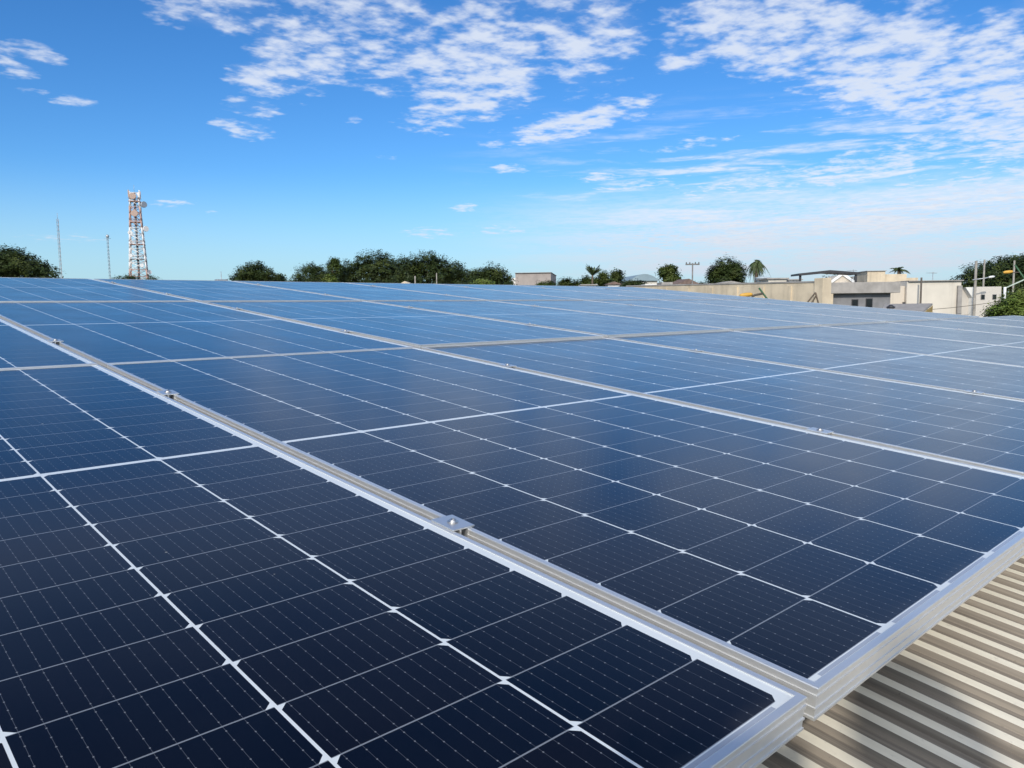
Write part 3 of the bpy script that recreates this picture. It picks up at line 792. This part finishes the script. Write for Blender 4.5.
def gable_house():
    d = 44; root = root_at('gabled_house', 846, d, 'brown roofed house with a white gable edge behind the slab building', yaw=-.15)
    zr = zat(842, 273.6, d); ze = zat(832, 282, d)-.5; xr = wpx(846, 842, d); hw = 1.15
    b = MB(); b.box(xr-hw+.1, xr+hw+2.4, .3, 6, 0, ze-.05); b.build('wall', BEIGE, root)
    b = MB(); b.prism([(xr-hw, ze), (xr, zr-.06), (xr+hw, ze)], .05, 3.0); b.build('gable', BEIGE, root)
    b = MB(); b.prism([(xr-hw-.15, ze-.1), (xr-hw-.15, ze+.06), (xr, zr+.08), (xr+hw+.15, ze+.06), (xr+hw+.15, ze-.1), (xr, zr-.1)], -.05, .045); b.build('bargeboard', WHITEW, root)
    z2 = zat(870, 275.4, d); xa, xb = wpx(846, 849.5, d), wpx(846, 877, d)
    b = MB(); bm = b.bm
    vv = [(xa-.4, .6, ze), (xb, .6, ze), (xb-1.3, 3.2, z2), (xa-.6, 3.2, z2), (xb, 5.8, ze), (xa-.4, 5.8, ze)]
    q = [bm.verts.new(v_) for v_ in vv]
    for f in ((0, 1, 2, 3), (3, 2, 4, 5), (1, 4, 2), (0, 3, 5), (0, 5, 4, 1)): bm.faces.new([q[i] for i in f])
    b.build('roof', TILE, root)
gable_house()
def canopy():
    d = 40; root = root_at('canopy', 828, d, 'black low pitched canopy roof on a thin post behind the cream wall', 'canopy', yaw=-.1)
    xl, xr, xp = wpx(828, 798, d), wpx(828, 857, d), wpx(828, 828, d)
    zl, zp, zr = zat(798, 273.6, d), zat(828, 270.4, d), zat(857, 272.6, d)
    b = MB(); b.prism([(xl, zl-.10), (xl, zl), (xp, zp), (xr, zr), (xr, zr-.10), (xp, zp-.12)], -.2, 1.4); b.build('roof', BLACKM, root)
    for x_, y_ in ((wpx(828, 800.5, d), 0), (xr-.15, 0)):
        b = MB(); b.box(x_-.05, x_+.05, y_-.05, y_+.05, 0, zl-.103); b.build('post', BLACKM, root)
canopy()
def parapet_house():
    d = 52; root = root_at('parapet_house', 888, d, 'cream house with a flat parapet and a stained rooftop tank block', yaw=-.12)
    x0, x1 = wpx(888, 868, d), wpx(888, 905, d); zt = zat(888, 274.3, d)
    b = MB(); b.box(x0, x1, 0, 7, 0, zt, .02); b.build('wall', CREAMW, root)
    b = MB(); b.box(wpx(888, 867, d), wpx(888, 884, d), -.12, 2.4, zt-1.0, zat(888, 271.3, d)); b.build('tank_block', CREAMW, root)
    b = MB(); b.box(wpx(888, 866, d), wpx(888, 885, d), -.2, 2.5, zat(888, 271.2, d), zat(888, 270.6, d)); b.build('tank_cover', GREYC, root)
    b = MB(); b.box(wpx(888, 905.3, d), wpx(888, 918, d), .4, 6, 0, zat(905, 277.8, d)); b.build('side_wing', CREAMW, root)
parapet_house()
def roof_antenna(px, top, d, label):
    p = at(px, top, d); root = empty('television_antenna', Matrix.Translation((p.x, p.y, 0)) @ Matrix.Rotation(-HEAD+.6, 4, 'Z'), label, 'antenna')
    b = MB(); b.tube([(0, 0, p.z-3), (0, 0, p.z)], .018, 6); b.build('mast', GALV, root)
    b = MB(); b.tube([(-.35, 0, p.z-.05), (.35, 0, p.z-.05)], .012, 5)
    for k in range(6): b.tube([(-.32+.12*k, -.2+.02*k, p.z-.05), (-.32+.12*k, .2-.02*k, p.z-.05)], .007, 4)
    b.build('elements', GALV, root)
roof_antenna(853.5, 269.5, 43, 'thin television antenna above the gabled house roof')
roof_antenna(933, 272, 40, 'thin antenna above the middle of the beige wall')
def water_tank():
    d = 60; p = at(777, 276.2, d); b = MB()
    root = empty('water_tank', Matrix.Translation((p.x, p.y+1.2, 0)), 'pale round water tank on the flat roofed house right of the palm', 'tank')
    z = p.z; b.lathe([(.50, z-.55), (.58, z-.12), (.60, z-.10), (.55, z-.06), (.30, z), (.05, z+.02)], seg=18); b.build('barrel', simple('tank_grey_blue', (.42, .48, .52), .6), root)
    b = MB(); b.box(-.6, .6, -.6, .6, z-1.5, z-.553); b.build('plinth', GREYC, root)
water_tank()
def beige_hall():
    d = 34.6; root = root_at('beige_hall', 930, d, 'long plain beige wall of a hall behind the slim posts', yaw=-.05)
    b = MB(); b.box(wpx(930, 907, d), wpx(930, 960, d), 0, 10, 0, zat(930, 281.4, d), .02); b.build('wall', BEIGE2, root)
    b = MB(); b.box(wpx(930, 907.5, d), wpx(930, 961, d), -.12, 10, zat(930, 281.3, d), zat(930, 280.4, d)); b.build('coping', GREYC, root)
    b = MB(); b.box(wpx(930, 886, d), wpx(930, 906.6, d), .15, 9, 0, zat(930, 285.5, d), .02); b.build('side_wing', BEIGE, root)
    b = MB(); b.box(wpx(930, 904.5, d), wpx(930, 906.2, d), .05, .145, zat(930, 302.8, d)-.1, zat(930, 301.8, d)); b.build('wall_vent', BLACKM, root)
    b = MB(); b.box(wpx(930, 955.5, d), wpx(930, 959.5, d), -.14, -.02, 0, zat(930, 286, d)); b.build('pilaster', GREYC, root)
beige_hall()
def sun_patch_house():
    d = 34.3; root = root_at('white_walled_house', 966, d, 'house with a white wall crossed by a slanting shadow beside the concrete pole', yaw=.12)
    z1, z0 = zat(966, 287.3, d), zat(966, 298, d); xm, x1, x2 = wpx(966, 965.0, d), wpx(966, 973.0, d), wpx(966, 976.5, d)
    b = MB(); b.box(wpx(966, 960.5, d), x2, .25, 5, 0, z1-.01); b.build('wall', BOXG, root)  # grey coat stands in for the shaded part of the white wall
    b = MB(); b.prism([(xm, z1), (x2, z1), (x2, 0), (x1, 0), (x1, z0)], 0, .247); b.build('sunlit_patch', WHITEW, root)  # sunlit patch of the wall, its slanting shadow edge built as shape
sun_patch_house()
def box_house():
    d = 35.2; root = root_at('box_house', 989, d, 'plain warm grey box house with two small square windows', yaw=.0)
    b = MB(); b.box(wpx(989, 974.5, d), wpx(989, 1001, d), 0, 5, 0, zat(989, 286.7, d), .015); b.build('wall', BOXG, root)
    for a in (980.8, 992.4):
        b = MB(); b.box(wpx(989, a-.3, d), wpx(989, a+3.6, d), -.03, -.002, zat(989, 299.4, d), zat(989, 294.4, d)); f = b.build('window', GREYW, root)
        b = MB(); b.box(wpx(989, a, d), wpx(989, a+3.2, d), -.045, -.032, zat(989, 299, d), zat(989, 294.8, d)); b.build('pane', DGLASS, f)
box_house()
def low_roof():
    d = 26; root = root_at('lean_to_shed', 915, d, 'low grey shed roof with a yellow gable end below the beige wall', yaw=.05)
    xa, xb, xc, xd = wpx(915, 887, d, 1.5), wpx(915, 936, d, 1.5), wpx(915, 921, d), wpx(915, 880, d)
    zt, zb = zat(915, 303.6, d), zat(915, 313.5, d)
    b = MB(); bm = b.bm
    q = [bm.verts.new(v_) for v_ in ((xa, 1.5, zt), (xb, 1.5, zt), (xc, 0, zb), (xd, 0, zb), (xa, 1.5, zt-.06), (xb, 1.5, zt-.06), (xc, 0, zb-.06), (xd, 0, zb-.06))]
    for f in ((0, 1, 2, 3), (7, 6, 5, 4), (0, 4, 5, 1), (1, 5, 6, 2), (2, 6, 7, 3), (3, 7, 4, 0)): bm.faces.new([q[i] for i in f])
    b.build('roof', SLATE, root)
    b = MB(); bm = b.bm
    q = [bm.verts.new(v_) for v_ in ((xb-.02, 1.45, zt-.07), (xb-.02, 1.45, 0), (xc+.02, .05, 0), (xc+.02, .05, zb-.07))]
    bm.faces.new(q); bmesh.ops.solidify(bm, geom=bm.faces[:], thickness=.08)
    b.build('gable_end', simple('yellow_render', (.68, .50, .20), .8), root)
    b = MB(); b.box(xa+.05, xc-.1, .5, 1.4, 0, zb-.07); b.build('wall', BEIGE, root)
    b = MB(); b.lathe([(.11, zat(897, 308.6, d)), (.15, zat(897, 307, d)), (.07, zat(897, 305.6, d)), (.05, zat(897, 304.9, d))], (wpx(915, 897, d), .4, 0), 10); b.build('roof_vent', BLACKM, root)
low_roof()
def far_hall():
    d = 130; root = root_at('grey_hall', 533, d, 'plain pinkish grey flat topped hall between the trees', yaw=-.12)
    b = MB(); b.box(wpx(533, 515.5, d), wpx(533, 551, d), 0, 14, 0, zat(533, 273.2, d)); b.build('wall', PINK, root)
    b = MB(); b.box(wpx(533, 515, d), wpx(533, 551.6, d), -.25, 14.2, zat(533, 273.1, d), zat(533, 272.6, d)); b.build('coping', GREYC, root)
    b = MB(); b.box(wpx(533, 511, d), wpx(533, 515.2, d), 1, 10, 0, zat(533, 277.5, d)); b.build('side_wing', WHITEW, root)
far_hall()
def arch_hall():
    d = 165; root = root_at('arched_hall', 643, d, 'far hall with a blue grey arched roof', yaw=.1)
    x0, x1 = wpx(643, 629, d), wpx(643, 659, d); zt = zat(643, 274.2, d); ze = zat(643, 281, d); n = 16
    arc = [(x0+(x1-x0)*i/n, ze+(zt-ze)*math.sin(math.pi*i/n)**.8) for i in range(n+1)]
    b = MB(); b.prism(arc, -.5, 30); b.build('roof', BLUEM, root)
    b = MB(); b.box(x0+.3, x1-.3, 0, 29, 0, ze-.02); b.build('wall', BEIGE2, root)
arch_hall()
def small_house(px0, px1, top, d, m, label, rm=None, peak=None, yaw=0.):
    c = (px0+px1)/2; root = root_at('small_house', c, d, label, yaw=yaw, group='small houses on the skyline')
    x0, x1 = wpx(c, px0, d), wpx(c, px1, d); zt = zat(c, top, d)
    b = MB(); b.box(x0, x1, 0, 2.2, 0, zt); b.build('wall', m, root)
    if peak:
        zp = zat(c, peak, d); b = MB(); b.prism([(x0-.25, zt+.003), ((x0+x1)/2, zp), (x1+.25, zt+.003)], -.2, 2.4); b.build('roof', rm, root)
    elif rm:
        b = MB(); b.box(x0-.15, x1+.15, -.15, 2.3, zt+.003, zt+.10); b.build('roof', rm, root)
small_house(401, 410, 285.0, 66, BEIGE, 'tiny pale hut under the tall canopies', CREAMW, 281.2)
small_house(582, 596, 285.4, 74, BEIGE2, 'low pale house behind the spiky young palm', GREYC)
small_house(608, 620, 284.6, 78, WHITEW, 'low white house under the dark little tree', TILE, 281.5)
small_house(645, 661, 284, 70, WHITEW, 'white walled house in front of the arched hall', None)
small_house(661.5, 672.5, 282.2, 66, GREYC, 'grey shuttered hut below the ragged tree', None)
small_house(676, 700, 285.3, 74, BEIGE, 'house with a brown pitched roof behind the utility pole', TILE, 278.8, .2)
small_house(768, 786, 279.3, 58, BEIGE2, 'pale flat roofed house right of the feather palm', GREYC)
small_house(789, 800, 280.4, 62, WHITEW, 'low whitish house between the flat roofed house and the canopy', GREYC)
small_house(526, 545, 286, 88, BEIGE, 'low house with a red brown roof before the grey hall', TILE)
small_house(277, 291, 281.5, 120, WHITEW, 'white house showing between the lone dome tree and the wood', None)
small_house(720, 740, 283.5, 60, CREAMW, 'house with an olive grey roof in front of the dense round tree', GREYC, 281.0)

# ------------------------------------------------------------------ the photographer, crouching behind the lens; the head's shadow lies on the roof
SKIN = simple('skin', (.36, .21, .14), .55, var=.08); SHIRT = simple('navy_work_shirt', (.035, .05, .10), .85, var=.2, scale=14, bump=.1)
JEANS = simple('blue_jeans', (.06, .08, .13), .9, var=.25, scale=20, bump=.1); HAIR = simple('dark_hair', (.015, .012, .010), .6); SHOE = simple('brown_work_boots', (.08, .05, .03), .7); EYE = simple('eye_white', (.7, .68, .65), .2)
def capsule(bm, a, b, ra, rb, seg=14):
    a, b = Vector(a), Vector(b); d = (b-a); L = d.length; q = d.to_track_quat('Z', 'Y').to_matrix()
    prof = [(ra*math.sin(t), -ra*math.cos(t)) for t in [math.pi/2*i/5 for i in range(6)]]+[(rb*math.cos(t), L+rb*math.sin(t)) for t in [math.pi/2*i/5 for i in range(6)]]
    rings = []
    for r, z in prof:
        r = max(r, .0006)
        rings.append([bm.verts.new(a+q @ Vector((r*math.cos(2*math.pi*k/seg), r*math.sin(2*math.pi*k/seg), z))) for k in range(seg)])
    for i in range(len(rings)-1):
        for k in range(seg): bm.faces.new((rings[i][k], rings[i][(k+1) % seg], rings[i+1][(k+1) % seg], rings[i+1][k]))
    bm.faces.new(rings[0][::-1]); bm.faces.new(rings[-1])
def blob(bm, c, ax, M=None, seg=20):
    r = bmesh.ops.create_uvsphere(bm, u_segments=seg, v_segments=seg//2, radius=1)
    for v in r['verts']:
        p = Vector((v.co.x*ax[0], v.co.y*ax[1], v.co.z*ax[2])); v.co = Vector(c)+(M @ p if M is not None else p)
def photographer():
    fh = Vector((FWD.x, FWD.y, 0)).normalized(); rh = Vector((fh.y, -fh.x, 0)); up = Vector((0, 0, 1))
    roofy = -.80; base = roofw(-.93, roofy, roof_z(roofy)+RH)
    root = empty('person', Matrix.Translation(base), 'crouching person behind the camera whose head shadow falls on the ribbed roof', 'person')
    Bm = Matrix((rh, fh, up)).transposed()                    # local: x right, y forward, z up
    hc = roofw(-.76, -.59, .615)-base
    def P(v, x=0, y=0, z=0): return v+rh*x+fh*y+up*z
    neck = P(hc, 0, -.045, -.15); chest = P(hc, 0, -.10, -.36); pel = P(hc, 0, -.24, -.60)
    floor_z = 0.0
    def bld(name, bm, m, vox, par=root):
        me = bpy.data.meshes.new(name); bm.to_mesh(me); bm.free(); me.materials.append(m); o = link(name, me, par)
        md = o.modifiers.new('join', 'REMESH'); md.mode = 'VOXEL'; md.voxel_size = vox; md.use_smooth_shade = True
        sm = o.modifiers.new('soften', 'SMOOTH'); sm.iterations = 4; sm.factor = .5
        return o
    bm = bmesh.new()
    Mh = Bm @ Matrix.Rotation(R_(-6), 3, 'X')
    blob(bm, P(hc, 0, 0, .015), (.076, .096, .108), Mh); capsule(bm, P(hc, 0, .035, -.05), P(hc, 0, .06, -.085), .052, .03)
    capsule(bm, P(hc, 0, .092, .012), P(hc, 0, .112, -.022), .010, .015)           # nose
    capsule(bm, P(hc, -.035, .082, .026), P(hc, .035, .082, .026), .012, .012)     # brow
    capsule(bm, P(hc, -.020, .088, -.056), P(hc, .020, .088, -.056), .007, .007); capsule(bm, P(hc, -.016, .087, -.067), P(hc, .016, .087, -.067), .007, .007)
    for sx in (-1, 1):
        blob(bm, P(hc, .077*sx, -.004, -.004), (.012, .022, .033), Mh)
    capsule(bm, P(hc, 0, -.03, -.06), neck, .054, .060)
    capsule(bm, neck, chest, .09, .11); capsule(bm, chest, pel, .11, .11)
    ph = CAMP-FWD*.016-base
    hip, kn, an = {}, {}, {}
    for sx in (-1, 1):
        hip[sx] = P(pel, .085*sx, .01, -.02)
        an[sx] = P(pel, .15*sx, .16, 0); an[sx].z = .095
        mid = (hip[sx]+an[sx])*.5; half = (an[sx]-hip[sx]).length/2
        kn[sx] = mid+(fh*.80+up*.58+rh*.14*sx).normalized()*math.sqrt(max(.01, .40**2-half**2))
        capsule(bm, hip[sx], kn[sx], .080, .052); capsule(bm, kn[sx], an[sx], .052, .036); capsule(bm, an[sx], P(an[sx], .01*sx, .13, -.06), .036, .028)
    sh, el_, wr = {}, {}, {}
    sh[1] = P(neck, .185, -.015, -.07); wr[1] = P(kn[1], .03, -.10, .125); el_[1] = P((sh[1]+wr[1])*.5, .13, -.10, -.02)
    capsule(bm, P(neck, .05, -.01, -.05), sh[1], .07, .062); capsule(bm, sh[1], el_[1], .052, .042); capsule(bm, el_[1], wr[1], .041, .027)
    pm = P(kn[1], .005, -.02, .100); capsule(bm, wr[1], pm, .026, .026)
    for i, ln in enumerate((.034, .040, .038, .030)):
        k0 = P(pm, -.033+.021*i, .045, -.004); k1 = P(k0, 0, ln*.8, -.016); k2 = P(k1, 0, ln*.35, -.030)
        capsule(bm, pm, k0, .011, .0098, 10); capsule(bm, k0, k1, .0094, .0085, 10); capsule(bm, k1, k2, .0085, .0070, 10)
    capsule(bm, P(pm, -.02, -.01, 0), P(pm, -.052, .022, -.018), .0125, .0105, 10); capsule(bm, P(pm, -.052, .022, -.018), P(pm, -.060, .045, -.042), .0105, .0085, 10)
    for sx in (-1,):
        sh[sx] = P(neck, .185*sx, -.015, -.07); wr[sx] = ph+RIGHT*(.098*sx)-FWD*.075+DOWN*.055
        el_[sx] = P((sh[sx]+wr[sx])*.5, .10*sx, -.02, -.19)
        capsule(bm, P(neck, .05*sx, -.01, -.05), sh[sx], .07, .062); capsule(bm, sh[sx], el_[sx], .052, .042); capsule(bm, el_[sx], wr[sx], .041, .027)
        palm = ph+RIGHT*(.088*sx)-FWD*.026+DOWN*.020
        capsule(bm, wr[sx], palm, .026, .024); 
        for i, ln in enumerate((.034, .040, .038, .030)):
            k0 = ph+RIGHT*(.092*sx)-FWD*.020+DOWN*(-.022+.019*i)
            k1 = k0+FWD*ln*.8+RIGHT*(.004*sx); k2 = k1+FWD*.006-RIGHT*(ln*.45*sx)
            capsule(bm, palm, k0, .011, .0095, 10); capsule(bm, k0, k1, .0092, .0083, 10); capsule(bm, k1, k2, .0083, .0070, 10)
        t0 = palm+DOWN*.012-RIGHT*(.012*sx); t1 = ph+RIGHT*(.070*sx)-FWD*.020+DOWN*.010; t2 = ph+RIGHT*(.048*sx)-FWD*.016-DOWN*.004
        capsule(bm, t0, t1, .0125, .0105, 10); capsule(bm, t1, t2, .0105, .0085, 10)
    bld('body', bm, SKIN, .0065)
    bm = bmesh.new()                                       # shirt with sleeves to above the elbow
    capsule(bm, P(neck, 0, -.005, -.045), chest, .098, .130); capsule(bm, chest, P(pel, 0, 0, .03), .130, .135)
    for sx in (-1, 1):
        capsule(bm, P(neck, .05*sx, -.01, -.055), sh[sx], .076, .074); capsule(bm, sh[sx], sh[sx].lerp(el_[sx], .72), .066, .060)
    bld('shirt', bm, SHIRT, .008)
    bm = bmesh.new()
    capsule(bm, P(pel, -.06, -.01, -.01), P(pel, .06, -.01, -.01), .125, .125)
    for sx in (-1, 1): capsule(bm, hip[sx], kn[sx], .094, .066); capsule(bm, kn[sx], an[sx].lerp(kn[sx], .05), .066, .052)
    bld('trousers', bm, JEANS, .009)
    bm = bmesh.new()
    for sx in (-1, 1):
        a = an[sx]; toe = P(a, .02*sx, .165, 0); toe.z = .040; heel = P(a, 0, -.045, 0); heel.z = .042
        capsule(bm, heel, toe, .040, .038); capsule(bm, P(a, 0, -.01, -.01), P(a, 0, 0, .05), .050, .050)
    bld('boots', bm, SHOE, .007)
    bm = bmesh.new()
    blob(bm, P(hc, 0, -.012, .040), (.083, .098, .095), Mh); blob(bm, P(hc, 0, -.045, -.01), (.078, .062, .075), Mh)
    bld('hair', bm, HAIR, .007)
    b = MB()
    for sx in (-1, 1): blob(b.bm, P(hc, .031*sx, .083, .006), (.011, .010, .009), Mh, 12)
    b.build('eyes', EYE, root)
    # the phone stands on its own
    Mp = Matrix.Translation(CAMP-FWD*.016) @ Matrix((RIGHT, -DOWN, -FWD)).transposed().to_4x4()
    phone = empty('phone', Mp, 'dark slim phone held sideways in the left hand of the crouching person', 'phone')
    b = MB(); b.box(-.073, .073, -.050, .022, -.0038, .0038, .003); b.build('case', simple('phone_case', (.03, .03, .035), .4), phone)
    b = MB(); b.box(-.070, .070, -.047, .019, .0039, .0044); b.build('screen', DGLASS, phone)
photographer()
